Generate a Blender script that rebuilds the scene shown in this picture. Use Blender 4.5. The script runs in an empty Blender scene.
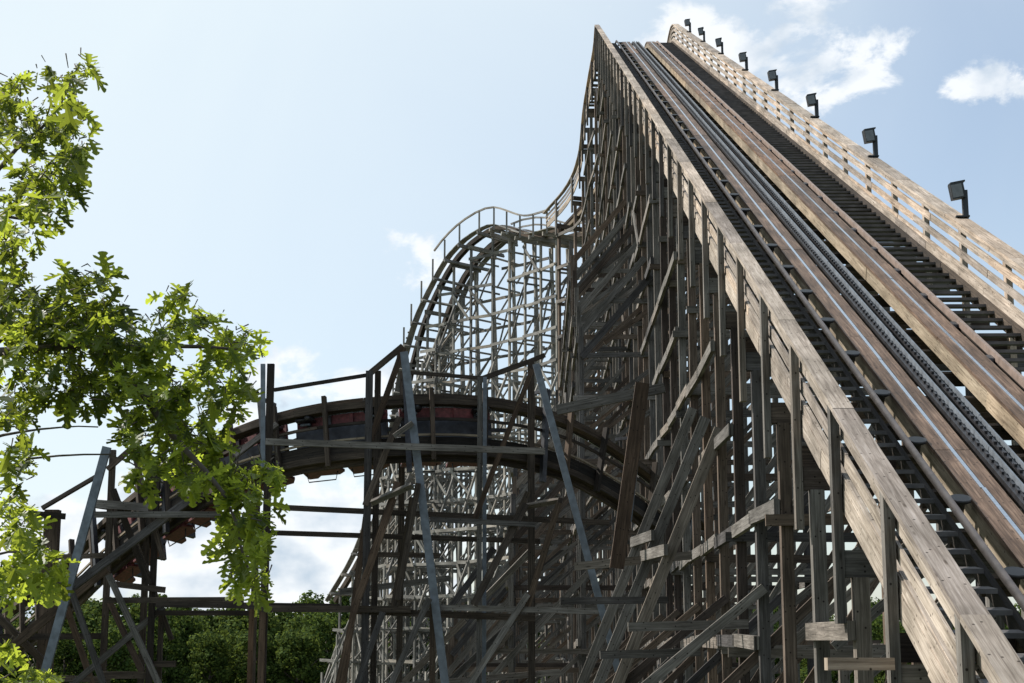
import bpy, math, random
from mathutils import Vector, noise
random.seed(7)
R = math.radians
SC = bpy.context.scene
COL = SC.collection

# ------------------------------------------------------------ camera model
F, CX, CY, YH = 1620.0, 512.0, 341.5, 650.0
TH = math.atan((YH - CY) / F)
EYE = 6.0                                   # eye height above the ground

def at(px, py, D):
    """world point seen at (px, py) that stands D metres in front of the camera"""
    x = (px - CX) / F; y = (CY - py) / F
    dx, dy, dz = x, math.cos(TH) - y * math.sin(TH), math.sin(TH) + y * math.cos(TH)
    s = D / dy
    return Vector((dx * s, D, dz * s + EYE))

def px_dir(px, py):
    v = at(px, py, 1.0); v.z -= EYE
    return v.normalized()

# ------------------------------------------------------------ mesh builder
class MB:
    def __init__(s):
        s.v = []; s.f = []; s.uv = []; s.t = []; s.sm = False
    def quad(s, idx, uvs, tint):
        s.f.append(idx); s.uv.extend(uvs); s.t.extend([tint] * len(idx))
    def beam(s, p0, p1, w, h, up=None, ext=0.0, tint=None):
        p0 = Vector(p0); p1 = Vector(p1)
        a = p1 - p0; L = a.length
        if L < 1e-4: return s
        a /= L
        p0 = p0 - a * ext; p1 = p1 + a * ext; L += 2 * ext
        if up is None: up = Vector((0, 0, 1)) if abs(a.z) < .97 else Vector((0, 1, 0))
        side = a.cross(up)
        if side.length < 1e-3: side = a.cross(Vector((0, 1, .01)))
        side.normalize(); upv = side.cross(a).normalized()
        b = len(s.v)
        for q in (p0, p1):
            for i, j in ((-1, -1), (1, -1), (1, 1), (-1, 1)):
                s.v.append(q + side * (i * w / 2) + upv * (j * h / 2))
        t = random.random() if tint is None else tint
        u0 = random.uniform(0, 60); v0 = random.uniform(0, 60)
        dims = (w, h, w, h)
        for k in range(4):
            n = (k + 1) % 4
            s.quad((b + k, b + n, b + 4 + n, b + 4 + k),
                   [(u0, v0 + k), (u0, v0 + k + dims[k]), (u0 + L, v0 + k + dims[k]), (u0 + L, v0 + k)], t)
        s.quad((b + 3, b + 2, b + 1, b), [(u0, v0), (u0, v0 + w), (u0 + .01, v0 + w), (u0 + .01, v0)], t)
        s.quad((b + 4, b + 5, b + 6, b + 7), [(u0, v0), (u0, v0 + w), (u0 + .01, v0 + w), (u0 + .01, v0)], t)
        return s
    def box(s, c, sx, sy, sz, rot=None, tint=None):
        c = Vector(c)
        ax = Vector((1, 0, 0)); az = Vector((0, 0, 1))
        if rot is not None: ax = rot @ ax; az = rot @ az
        return s.beam(c - ax * sx / 2, c + ax * sx / 2, sy, sz, up=az, tint=tint)
    def sweep(s, pts, w, h, fr, seg=4.0):
        """rectangle swept through pts; fr = list of (side, up). boards break every seg metres (new tint)"""
        cuts = [0]; run = 0
        for i in range(len(pts) - 1):
            run += (pts[i + 1] - pts[i]).length
            if run > seg * random.uniform(.8, 1.2) and i < len(pts) - 3: cuts.append(i + 1); run = 0
        cuts.append(len(pts) - 1)
        dims = (w, h, w, h)
        for a_, b_ in zip(cuts[:-1], cuts[1:]):
            t = random.random(); u = random.uniform(0, 50); v0 = random.uniform(0, 50)
            j1, j2 = random.uniform(-.006, .006), random.uniform(-.005, .005)
            ring = [(pts[i], fr[i]) for i in range(a_, b_ + 1)]
            b = len(s.v); n = len(ring)
            for i, (p, (sd, up)) in enumerate(ring):
                if i == 0 and a_ > 0: p = p + (pts[a_ + 1] - pts[a_]).normalized() * .012
                for a, c in ((-1, -1), (1, -1), (1, 1), (-1, 1)):
                    s.v.append(p + sd * (a * w / 2 + j1) + up * (c * h / 2 + j2))
            for i in range(n - 1):
                L = (ring[i + 1][0] - ring[i][0]).length
                for k in range(4):
                    m = (k + 1) % 4; q = b + 4 * i
                    s.quad((q + k, q + m, q + 4 + m, q + 4 + k),
                           [(u, v0 + k), (u, v0 + k + dims[k]), (u + L, v0 + k + dims[k]), (u + L, v0 + k)], t)
                u += L
            s.quad((b + 3, b + 2, b + 1, b), [(u, v0), (u, v0 + w), (u + .01, v0 + w), (u + .01, v0)], t)
            q = b + 4 * (n - 1)
            s.quad((q, q + 1, q + 2, q + 3), [(u, v0), (u, v0 + w), (u + .01, v0 + w), (u + .01, v0)], t)
        return s
    def tube(s, pts, rad, n=8):
        """round bar through pts, radius number or list"""
        s.sm = True
        m = len(pts); b = len(s.v); t = random.random(); u = random.uniform(0, 9)
        for i, p in enumerate(pts):
            a = (pts[min(i + 1, m - 1)] - pts[max(i - 1, 0)]).normalized()
            ref = Vector((0, 0, 1)) if abs(a.z) < .9 else Vector((0, 1, 0))
            sd = a.cross(ref).normalized(); up = sd.cross(a)
            r = rad[i] if isinstance(rad, (list, tuple)) else rad
            for k in range(n):
                g = 2 * math.pi * k / n
                s.v.append(p + sd * math.cos(g) * r + up * math.sin(g) * r)
        for i in range(m - 1):
            L = (pts[i + 1] - pts[i]).length
            for k in range(n):
                k2 = (k + 1) % n; q = b + i * n
                s.quad((q + k, q + k2, q + n + k2, q + n + k),
                       [(u, k / n), (u, (k + 1) / n), (u + L, (k + 1) / n), (u + L, k / n)], t)
            u += L
        s.quad(tuple(b + k for k in range(n))[::-1], [(0, 0)] * n, t)
        s.quad(tuple(b + (m - 1) * n + k for k in range(n)), [(0, 0)] * n, t)
        return s
    def mesh(s, name, mat):
        me = bpy.data.meshes.new(name)
        me.from_pydata([tuple(v) for v in s.v], [], s.f)
        uv = me.uv_layers.new(name="UVMap")
        uv.data.foreach_set("uv", [c for p in s.uv for c in p])
        ca = me.color_attributes.new("tint", 'FLOAT_COLOR', 'CORNER')
        ca.data.foreach_set("color", [c for t in s.t for c in (t, t, t, 1.0)])
        if s.sm:
            me.polygons.foreach_set("use_smooth", [len(f) == 4 for f in s.f])
        me.materials.append(mat)
        return me
    def build(s, name, mat, parent=None):
        o = bpy.data.objects.new(name, s.mesh(name, mat))
        COL.objects.link(o)
        if parent is not None:
            o.parent = parent
            if parent.location.length > 0 or parent.parent is not None:
                base = Vector((0, 0, 0)); q = parent
                while q is not None:
                    base += q.location; q = q.parent
                o.location = -base
        return o

def empty(name, loc=(0, 0, 0), parent=None):
    o = bpy.data.objects.new(name, None); COL.objects.link(o); o.location = loc
    o.empty_display_size = .3
    if parent is not None: o.parent = parent
    return o

def tag(o, label=None, cat=None, group=None, kind=None):
    if label: o['label'] = label
    if cat: o['category'] = cat
    if group: o['group'] = group
    if kind: o['kind'] = kind
    return o

class Many:
    '''first 100 pieces are parts of their own, the rest one part marked stuff'''
    def __init__(s, name, mat, parent): s.a = (name, mat, parent); s.n = 0; s.rest = MB()
    def new(s):
        s.flush(); s.n += 1
        if s.n > 100: return s.rest
        s.cur = MB(); return s.cur
    def flush(s):
        if getattr(s, 'cur', None) is not None and s.cur.v: s.cur.build(*s.a)
        s.cur = None
    def done(s):
        s.flush()
        if s.rest.v: tag(s.rest.build(*s.a), kind='stuff')

# ------------------------------------------------------------ materials
def new_mat(name):
    m = bpy.data.materials.new(name); m.use_nodes = True
    nt = m.node_tree; nt.nodes.clear()
    out = nt.nodes.new('ShaderNodeOutputMaterial')
    b = nt.nodes.new('ShaderNodeBsdfPrincipled')
    nt.links.new(b.outputs[0], out.inputs[0])
    return m, nt, b, out

def ramp(nt, pts):
    r = nt.nodes.new('ShaderNodeValToRGB')
    e = r.color_ramp.elements
    while len(e) < len(pts): e.new(.5)
    for i, (p, c) in enumerate(pts):
        e[i].position = p; e[i].color = (*c, 1) if len(c) == 3 else c
    return r

def wood(name, dark, mid, light, warm=None, rough=.85, var=.55, coarse=1.0):
    m, nt, b, out = new_mat(name)
    N = nt.nodes.new; L = nt.links.new
    uv = N('ShaderNodeUVMap'); mp = N('ShaderNodeMapping'); mp.inputs['Scale'].default_value = (.9, 22 * coarse, 1)
    L(uv.outputs[0], mp.inputs[0])
    n1 = N('ShaderNodeTexNoise'); n1.inputs['Scale'].default_value = 1.6; n1.inputs['Detail'].default_value = 7; n1.inputs['Roughness'].default_value = .65
    n1.inputs['Distortion'].default_value = .6
    L(mp.outputs[0], n1.inputs['Vector'])
    r1 = ramp(nt, [(.3, dark), (.5, mid), (.72, light)])
    L(n1.outputs[0], r1.inputs[0])
    # blotchy weather stains in object space
    tc = N('ShaderNodeTexCoord'); n2 = N('ShaderNodeTexNoise'); n2.inputs['Scale'].default_value = .9; n2.inputs['Detail'].default_value = 5
    L(tc.outputs['Object'], n2.inputs['Vector'])
    r2 = ramp(nt, [(.35, (.55, .53, .5)), (.65, (1.15, 1.12, 1.1))])
    L(n2.outputs[0], r2.inputs[0])
    mx = N('ShaderNodeMix'); mx.data_type = 'RGBA'; mx.blend_type = 'MULTIPLY'; mx.inputs[0].default_value = .8
    L(r1.outputs[0], mx.inputs[6]); L(r2.outputs[0], mx.inputs[7])
    at_ = N('ShaderNodeAttribute'); at_.attribute_name = 'tint'
    wc = warm or mid
    r3 = ramp(nt, [(0, (1 - var, 1 - var, 1 - var * .95)), (.45, (.95, .95, .93)), (.8, (1.08, 1.06, 1.03)), (1, (1.18, 1.06, .94))])
    L(at_.outputs['Fac'], r3.inputs[0])
    m2 = N('ShaderNodeMix'); m2.data_type = 'RGBA'; m2.blend_type = 'MULTIPLY'; m2.inputs[0].default_value = 1
    L(mx.outputs[2], m2.inputs[6]); L(r3.outputs[0], m2.inputs[7])
    # knots and dark bolt stains
    mk = N('ShaderNodeMapping'); mk.inputs['Scale'].default_value = (1.8, 7, 1); L(uv.outputs[0], mk.inputs[0])
    vo = N('ShaderNodeTexVoronoi'); vo.inputs['Scale'].default_value = 1.0; L(mk.outputs[0], vo.inputs['Vector'])
    rk = ramp(nt, [(.04, (.3, .26, .22)), (.13, (1, 1, 1))]); L(vo.outputs['Distance'], rk.inputs[0])
    m3 = N('ShaderNodeMix'); m3.data_type = 'RGBA'; m3.blend_type = 'MULTIPLY'; m3.inputs[0].default_value = .85
    L(m2.outputs[2], m3.inputs[6]); L(rk.outputs[0], m3.inputs[7])
    mb = N('ShaderNodeMapping'); mb.inputs['Scale'].default_value = (1.64, 14, 1); L(uv.outputs[0], mb.inputs[0])
    vb = N('ShaderNodeTexVoronoi'); vb.inputs['Scale'].default_value = 1.0; vb.inputs['Randomness'].default_value = .45; L(mb.outputs[0], vb.inputs['Vector'])
    # dots stay round: measured on the stretched grid, then squeezed along the board
    sb = N('ShaderNodeSeparateXYZ'); vs = N('ShaderNodeVectorMath'); vs.operation = 'SUBTRACT'; L(mb.outputs[0], vs.inputs[0]); L(vb.outputs['Position'], vs.inputs[1])
    vm = N('ShaderNodeVectorMath'); vm.operation = 'MULTIPLY'; vm.inputs[1].default_value = (1 / 1.64, 1 / 14, 0); L(vs.outputs[0], vm.inputs[0])
    vl = N('ShaderNodeVectorMath'); vl.operation = 'LENGTH'; L(vm.outputs[0], vl.inputs[0])
    rb = ramp(nt, [(.009, (.16, .14, .13)), (.013, (1, 1, 1))]); L(vl.outputs['Value'], rb.inputs[0])
    m4 = N('ShaderNodeMix'); m4.data_type = 'RGBA'; m4.blend_type = 'MULTIPLY'; m4.inputs[0].default_value = 1
    L(m3.outputs[2], m4.inputs[6]); L(rb.outputs[0], m4.inputs[7])
    # grey bleaching in long soft patches
    ml = N('ShaderNodeMapping'); ml.inputs['Scale'].default_value = (.5, 2.5, 1); L(uv.outputs[0], ml.inputs[0])
    nl = N('ShaderNodeTexNoise'); nl.inputs['Scale'].default_value = 1.4; nl.inputs['Detail'].default_value = 6; nl.inputs['Roughness'].default_value = .7; L(ml.outputs[0], nl.inputs['Vector'])
    rl = ramp(nt, [(.32, (.45, .43, .41)), (.5, (.95, .94, .93)), (.7, (1.25, 1.26, 1.28))]); L(nl.outputs[0], rl.inputs[0])
    m5 = N('ShaderNodeMix'); m5.data_type = 'RGBA'; m5.blend_type = 'MULTIPLY'; m5.inputs[0].default_value = .75
    L(m4.outputs[2], m5.inputs[6]); L(rl.outputs[0], m5.inputs[7])
    L(m5.outputs[2], b.inputs['Base Color'])
    b.inputs['Roughness'].default_value = rough
    b.inputs['Specular IOR Level'].default_value = .25
    bp = N('ShaderNodeBump'); bp.inputs['Strength'].default_value = .35; bp.inputs['Distance'].default_value = .01
    L(n1.outputs[0], bp.inputs['Height']); L(bp.outputs[0], b.inputs['Normal'])
    return m

def plain(name, col, rough=.5, metal=0.0, var=.3, scale=6.0):
    m, nt, b, out = new_mat(name)
    N = nt.nodes.new; L = nt.links.new
    tc = N('ShaderNodeTexCoord'); n = N('ShaderNodeTexNoise'); n.inputs['Scale'].default_value = scale; n.inputs['Detail'].default_value = 6
    L(tc.outputs['Object'], n.inputs['Vector'])
    lo = tuple(c * (1 - var) for c in col); hi = tuple(min(1, c * (1 + var)) for c in col)
    r = ramp(nt, [(.3, lo), (.7, hi)]); L(n.outputs[0], r.inputs[0]); L(r.outputs[0], b.inputs['Base Color'])
    b.inputs['Roughness'].default_value = rough; b.inputs['Metallic'].default_value = metal
    return m

def leaf_mat(name, c0, c1, trans, tw=.5, rough=.45, spec=.35):
    m, nt, b, out = new_mat(name)
    N = nt.nodes.new; L = nt.links.new
    a = N('ShaderNodeAttribute'); a.attribute_name = 'tint'
    r = ramp(nt, [(0, c0), (1, c1)]); L(a.outputs['Fac'], r.inputs[0])
    L(r.outputs[0], b.inputs['Base Color']); b.inputs['Roughness'].default_value = rough
    b.inputs['Specular IOR Level'].default_value = spec
    t = N('ShaderNodeBsdfTranslucent')
    rt = ramp(nt, [(0, tuple(x * .3 for x in trans)), (.5, tuple(x * .7 for x in trans)), (1, trans)]); L(a.outputs['Fac'], rt.inputs[0]); L(rt.outputs[0], t.inputs[0])
    mx = N('ShaderNodeMixShader'); mx.inputs[0].default_value = tw
    L(b.outputs[0], mx.inputs[1]); L(t.outputs[0], mx.inputs[2]); L(mx.outputs[0], out.inputs[0])
    return m

M = {}
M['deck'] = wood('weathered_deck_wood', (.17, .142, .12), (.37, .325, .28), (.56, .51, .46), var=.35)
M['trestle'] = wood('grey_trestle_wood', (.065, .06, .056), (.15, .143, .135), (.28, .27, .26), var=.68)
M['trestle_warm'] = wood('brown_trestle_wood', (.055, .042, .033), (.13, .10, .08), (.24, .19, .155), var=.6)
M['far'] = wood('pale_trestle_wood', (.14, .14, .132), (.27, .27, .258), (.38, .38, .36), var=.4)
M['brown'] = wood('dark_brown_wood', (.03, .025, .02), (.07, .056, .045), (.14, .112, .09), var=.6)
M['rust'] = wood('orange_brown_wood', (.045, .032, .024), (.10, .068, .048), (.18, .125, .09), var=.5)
M['ledge'] = wood('oiled_track_wood', (.05, .032, .022), (.13, .088, .064), (.25, .18, .135), var=.4, rough=.6)
M['tan'] = wood('tan_track_side_wood', (.13, .105, .075), (.29, .245, .185), (.42, .37, .30), var=.25)
M['black'] = wood('tarred_track_wood', (.012, .011, .010), (.03, .026, .023), (.07, .058, .048), var=.5)
M['steel'] = plain('galvanised_steel', (.13, .15, .175), .55, .2, .3)
M['railsteel'] = plain('worn_rail_steel', (.55, .6, .66), .22, 1.0, .12, 20)
M['darksteel'] = plain('dark_greased_steel', (.045, .045, .05), .45, .6, .4)
M['tread'] = plain('dark_tread_planks', (.085, .08, .08), .6, 0, .5, 4)
M['pipe'] = plain('rusty_tan_pipe', (.26, .2, .17), .5, .3, .25)
M['lamp'] = plain('dark_lamp_housing', (.022, .026, .03), .5, .2, .3)
M['lens'] = plain('dusty_lamp_glass', (.12, .13, .14), .15, 0, .3)
M['red'] = plain('faded_red_paint', (.12, .028, .032), .6, 0, .5, 14)
M['seat'] = plain('black_seat_vinyl', (.02, .02, .022), .5, 0, .3)
M['white'] = plain('white_trim_paint', (.6, .6, .58), .5, 0, .2)
M['bark'] = plain('oak_bark', (.075, .06, .048), .9, 0, .4, 14)
M['oak'] = leaf_mat('oak_leaf', (.02, .05, .012), (.075, .12, .02), (.52, .62, .06), .55)  # wide tint range paints back-shadowed against bright leaves into the colour
M['forest'] = leaf_mat('forest_leaf', (.018, .036, .01), (.075, .115, .028), (.17, .24, .045), .3, .9, .08)
M['forest2'] = leaf_mat('forest_leaf_pale', (.018, .038, .01), (.085, .125, .03), (.18, .24, .045), .3, .9, .08)

# ------------------------------------------------------------ paths
def catmull(P, step):
    out = []
    Q = [P[0] * 2 - P[1]] + P + [P[-1] * 2 - P[-2]]
    for i in range(1, len(Q) - 2):
        a, b, c, d = Q[i - 1], Q[i], Q[i + 1], Q[i + 2]
        n = max(2, int((c - b).length / step))
        for k in range(n):
            t = k / n
            out.append(.5 * ((2 * b) + (c - a) * t + (2 * a - 5 * b + 4 * c - d) * t * t + (3 * b - a - 3 * c + d) * t ** 3))
    out.append(P[-1])
    return out

def frames(P, bank=None):
    fr = []
    n = len(P)
    for i in range(n):
        T = (P[min(i + 1, n - 1)] - P[max(i - 1, 0)]).normalized()
        C = T.cross(Vector((0, 0, 1))).normalized()
        N = C.cross(T).normalized()
        if bank:
            g = bank(i / (n - 1))
            C, N = (C * math.cos(g) + N * math.sin(g)), (N * math.cos(g) - C * math.sin(g))
        fr.append((T, C, N))
    return fr

def off(P, fr, a, n):
    return [p + f[1] * a + f[2] * n for p, f in zip(P, fr)]

def cn(fr): return [(f[1], f[2]) for f in fr]
def cz(fr):
    return [(f[1], f[2]) for f in fr]

def stations(P, spacing, start=0.0):
    """indices (float) along the path every spacing metres"""
    out = []; acc = 0; nxt = start
    for i in range(len(P) - 1):
        L = (P[i + 1] - P[i]).length
        while nxt <= acc + L:
            out.append((i, (nxt - acc) / L if L > 0 else 0)); nxt += spacing
        acc += L
    return out

def samp(P, fr, s):
    i, t = s
    p = P[i].lerp(P[i + 1], t); f = fr[i]; g = fr[i + 1]
    return p, f[0].lerp(g[0], t).normalized(), f[1].lerp(g[1], t).normalized(), f[2].lerp(g[2], t).normalized()

# ------------------------------------------------------------ the lift frame
vd = px_dir(535, -72)
vc = vd.cross(Vector((0, 0, 1))).normalized()
vn = vc.cross(vd).normalized()
CAM = Vector((0, 0, EYE))
AC, DK = 5.3, -5.75
def lift(a, b, t): return CAM + vc * a + vn * (DK + b) + vd * t
T0, T1 = 7.0, 84.8
GR = 0.0

# centre line: the straight lift, the crest, then the turn and the hump beyond
q_ = Vector((.883, .469, 0))
crest = [lift(AC, 0, t) for t in (T0, T1 - 6, T1)]
top = crest[-1]
crest2 = [top + Vector((.12, 2.7, .8)), top + Vector((.16, 5.4, .75)), top + Vector((-.02, 8.4, .0))]
left_edge = [(587, 128, 92.5), (583, 168, 96), (572, 197, 98.5), (548, 226, 101), (520, 232, 104), (488, 224, 107), (463, 234, 108.5),
             (436, 262, 110.5), (415, 303, 112), (400, 352, 113.5), (388, 412, 115), (369, 480, 116.5), (347, 548, 118), (318, 600, 120)]
tail = []
for i, (x, y, D) in enumerate(left_edge):
    k = min(1, i / 3)
    cc = (vc * (1 - k) + q_ * k).normalized()
    tail.append(at(x, y, D) + cc * 1.95)

straight = [lift(AC, 0, T0 + (T1 - T0) * i / 60) for i in range(61)]
bend = catmull([straight[-1]] + crest2 + tail[:4], .7)[0:]
PL = straight[:-1] + bend                       # lift thing: up to the dip
FL = frames(PL)
hump = catmull(tail[3:], .7)
FH = frames(hump)
NS = 60

def bent(parent, p, C, T, mat, gz, posts, left_steps, right_batter, lev=2.0, drop=.62, heavy=1.0, brace_p=1.0, slope=.42, run=5.0, start=.3, outrig=None, spread=.3, ledge_p=1.0, mat2=None):
    """one trestle frame: posts, batter legs, ledgers and cross braces in the plane through C and Z"""
    C = Vector((C.x, C.y, 0)).normalized(); Tn = Vector((-C.y, C.x, 0))
    bt = empty('bent', (p.x, p.y, gz), parent)
    zt = p.z - drop
    mm = lambda: (mat2 if mat2 and random.random() < .3 else mat)
    def X(a, z, o=0.0): return Vector((p.x, p.y, 0)) + C * a + Tn * o + Vector((0, 0, z))
    pw = .17 * heavy
    MB().beam(X(posts[0] - .25, zt - .12), X(posts[-1] + .35, zt - .12), .12, .28).build('cap_beam', mm(), bt)
    for a in posts:
        m = MB()
        m.beam(X(a, gz), X(a, zt - .26), pw, pw * 1.1, up=Tn); m.build('post', mm(), bt)
    cols = [(posts[0], zt)]
    xa, za = posts[0], zt - start
    n = 0
    while n < left_steps and za - gz > 2.5:
        r = min(run, za - gz)
        xb, zb = xa - r * slope, za - r
        MB().beam(X(xa, za, -.16), X(xb, zb, -.16), .12 * heavy, .2 * heavy, up=C).build('batter_leg', mm(), bt)
        if zb - gz > 1.5:
            MB().beam(X(xb, gz), X(xb, zb + .9), pw * .9, pw, up=Tn).build('post', mm(), bt)
        cols.append((xb, zb)); xa = xb
        za = zb - max(.0, (zb - gz - run) * spread)
        n += 1
    if outrig:
        z0, sl_ = outrig
        z0 = min(z0, zt - .4)
        MB().beam(X(posts[0], z0, -.14), X(posts[0] - (z0 - gz) * sl_, gz, -.14), .1, .15 * heavy, up=Vector((0, 0, 1))).build('batter_leg', mm(), bt)
        MB().beam(X(posts[0] + 1.2, z0 + .2, .14), X(posts[0] - (z0 - gz) * sl_ * .72, gz + .3, .14), .1, .15 * heavy, up=Vector((0, 0, 1))).build('batter_leg', mm(), bt)
    rx = posts[-1]
    if right_batter:
        r = zt - gz
        rb = posts[-1] + r * right_batter
        MB().beam(X(rx, zt - .3, .16), X(rb, gz, .16), .12, .24, up=C).build('batter_leg', mm(), bt)
    zs = []
    z = gz + lev * .45
    while z < zt - .9:
        zs.append(z); z += lev
    def xl(z):
        x = posts[0]
        for i in range(1, len(cols)):
            (a0, z0), (a1, z1) = cols[i - 1], cols[i]
            if z <= z1: x = a1
            elif z < z1 + run: x = min(x, a1 + (z - z1) * slope)
        return x
    for i, z in enumerate(zs):
        if random.random() > ledge_p: continue
        zz = z + random.uniform(-.12, .12)
        e = random.uniform(.05, .3)
        xr = posts[-1] + (zt - z) * (right_batter or 0)
        MB().beam(X(xl(z) - e, zz, -.13), X(xr + .3, zz + random.uniform(-.08, .08), -.13), .07 * heavy, .16 * heavy).build('ledger', mm(), bt)
    for i in range(len(zs) - 1):
        z0, z1 = zs[i], zs[i + 1]
        if random.random() > brace_p: continue
        x0, x1 = xl(z0), posts[-1]
        w = x1 - x0
        for rep_ in range(1 if w < 5 else 2):
            nb_ = random.choice((1, 2, 2, 3))
            nb_ = max(1, min(nb_, len(zs) - 1 - i)); rise = lev * nb_
            a0 = x0 + (random.uniform(0, .8) if rep_ == 0 else w * .5)
            a1 = min(x1, a0 + rise * random.uniform(.8, 1.4))
            ztop = z0 + rise
            if xl(ztop) > a1 - .4: continue
            o_ = .14 + .1 * rep_
            MB().beam(X(a0, z0, o_), X(a1, ztop, o_), .07 * heavy, .14 * heavy, up=C).build('cross_brace', mm(), bt)
    return bt, zt, zs, cols

# ============================================================ LIFT HILL
lh = empty('wooden_lift_hill', (PL[0].x, PL[0].y, 0))
tag(lh, 'tall weathered wooden lift hill climbing past its chain track, stairs and slatted railings', 'roller coaster')

SL = list(range(len(PL)))
def part_sweep(name, mat, a, n, w, h, P=PL, fr=FL, parent=lh, seg=4.5, a0=0, a1=None):
    pts = off(P[a0:a1], fr[a0:a1], a, n)
    return MB().sweep(pts, w, h, cn(fr[a0:a1]), seg).build(name, mat, parent)

# running stringers with a steel strip on each
for sgn in (-1, 1):
    st = part_sweep('track_stringer', M['tan'], sgn * .64, -.13, .36, .24, seg=6)
    part_sweep('track_ledge', M['ledge'], sgn * .64, .02, .40, .05, parent=lh)
    part_sweep('steel_rail', M['railsteel'], sgn * .63 - .01, .053, .042, .016, parent=lh)
# chain trough, ratchet and the chain
part_sweep('chain_trough', M['darksteel'], -.285, -.02, .09, .08, a1=NS + 4)
part_sweep('trough_side', M['steel'], -.215, .02, .02, .13, a1=NS + 4)
part_sweep('ratchet_rail', M['darksteel'], -.07, -.01, .05, .09, a1=NS + 4)
part_sweep('trough_side', M['steel'], .02, .0, .02, .12, a1=NS + 4)
mt = MB()
t = T0
while t < T1:
    p = lift(AC - .09, .055, t); mt.beam(p, p + vd * .05, .035, .035, up=vn); t += .2
    p = lift(AC - .285, .04, t); mt.beam(p, p + vd * .08, .03, .03, up=vn)
tag(mt.build('chain_teeth', M['darksteel'], lh), kind='stuff')

# sleepers
mn = Many('sleeper', M['brown'], lh)
for s in stations(PL, 1.22, .2):
    p, T, C, N = samp(PL, FL, s)
    mn.new().beam(p - C * 1.05 - N * .38, p + C * 1.05 - N * .38, .11, .19, up=N)
mn.done()
for s in stations(PL, 2.44 / .905, 1.0)[::2]:
    p, T, C, N = samp(PL, FL, s)
    mt = MB(); mt.beam(p - C * 2.15 - N * .5, p + C * 2.15 - N * .5, .10, .26, up=Vector((0, 0, 1)))
    mt.build('deck_joist', M['brown'], lh)

# walkways
for sgn, a0, a1 in ((-1, -2.06, -1.18), (1, 1.02, 1.76)):
    wk = part_sweep('walkway_stringer', M['deck' if sgn < 0 else 'brown'], -2.08 if sgn < 0 else 1.77, -.06, .05, .24)
    part_sweep('toe_board', M['deck'], -2.06 if sgn < 0 else 1.80, .10, .04, .15, seg=3)
    mn = Many('stair_tread', M['tread'], lh)
    for s in stations(PL[:NS + 14], .47, .1):
        p, T, C, N = samp(PL, FL, s)
        p = p - N * .07
        q = Vector((C.y * -1, C.x, 0)).normalized()
        mn.new().beam(p + C * a0, p + C * a1, .30, .045, up=Vector((0, 0, 1)) * .75 + N * .25)
    mn.done()
    part_sweep('walkway_beam', M['black'], a0 if sgn > 0 else a1 + .06, -.10 if sgn > 0 else -.16, .07, .16)
# pipe and its black brackets along the left stairs
pp = off(PL[:NS + 8], FL[:NS + 8], -1.12, .10)
MB().tube(pp, .042).build('conduit_pipe', M['pipe'], lh)
part_sweep('cable_tray', M['pipe'], .98, .03, .05, .1)
for i, s in enumerate(stations(PL[:NS + 4], 1.95, .9)):
    p, T, C, N = samp(PL, FL, s)
    m = MB(); b = p - C * .97
    m.tube([b - N * .12, b + N * .02, b + N * .05], [.04, .05, .11], 10)
    m.tube([b + N * .05, b + N * .085], [.11, .11], 12)
    if i < 100: m.build('roller_bracket', M['seat'], lh)
    m = MB(); b = p + C * .93
    m.tube([b - N * .15, b + N * .02], [.1, .1], 8); m.build('roller_bracket', M['darksteel'], lh)

cp_ = off(PL[:NS + 6], FL[:NS + 6], 2.06, .72)
MB().tube(cp_, .022, 6).build('light_cable_conduit', M['darksteel'], lh)
# handrails: cap, four boards inside, posts outside
for sgn in (-1, 1):
    a = -2.13 if sgn < 0 else 1.90
    hr = part_sweep('handrail', M['deck'], a, .90, .22 if sgn < 0 else .28, .055, seg=3.6)
    for n in ((.17, .40, .63, .83) if sgn > 0 else (.10, .35, .60)):
        o = part_sweep('handrail_board', M['deck'], a - sgn * .055, n, .03, .125 if sgn > 0 and n < .8 else .14, seg=3.6, parent=lh)
    for s in stations(PL, 2.44 / .905, 1.0):
        p, T, C, N = samp(PL, FL, s)
        b = p + C * (a + sgn * .035)
        m = MB()
        zt = .90 / max(.5, N.z) - .03
        m.beam(b + Vector((0, 0, -1.35)), b + Vector((0, 0, zt)), .15, .095, up=C)
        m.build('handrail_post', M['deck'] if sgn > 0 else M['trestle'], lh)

# bents under the lift and the turn
bz = []
for k, s in enumerate(stations(PL, 2.44 / .905, 1.0)):
    p, T, C, N = samp(PL, FL, s)
    h = p.z - GR
    D = p.y
    if D < 46: steps = 0
    else: steps = 3
    st_ = 4.0 if D < 60 else 5.0 + (D - 60) * .45 if D < 80 else 14.5
    outrig = (6.9, random.choice((1.15, 1.2, 1.25))) if 22 < D < 46 and k % 2 == 0 else None
    posts = [-1.95, 1.95] if k % 4 else [-1.95, .1, 1.95]
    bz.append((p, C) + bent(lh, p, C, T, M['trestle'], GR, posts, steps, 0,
              lev=1.75 if D < 50 else 2.2, brace_p=.75 if D < 46 else .6, heavy=.95, run=2.4, start=st_, slope=.85, outrig=outrig, ledge_p=.5 if D < 46 else .5, mat2=M['trestle_warm']))
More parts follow.
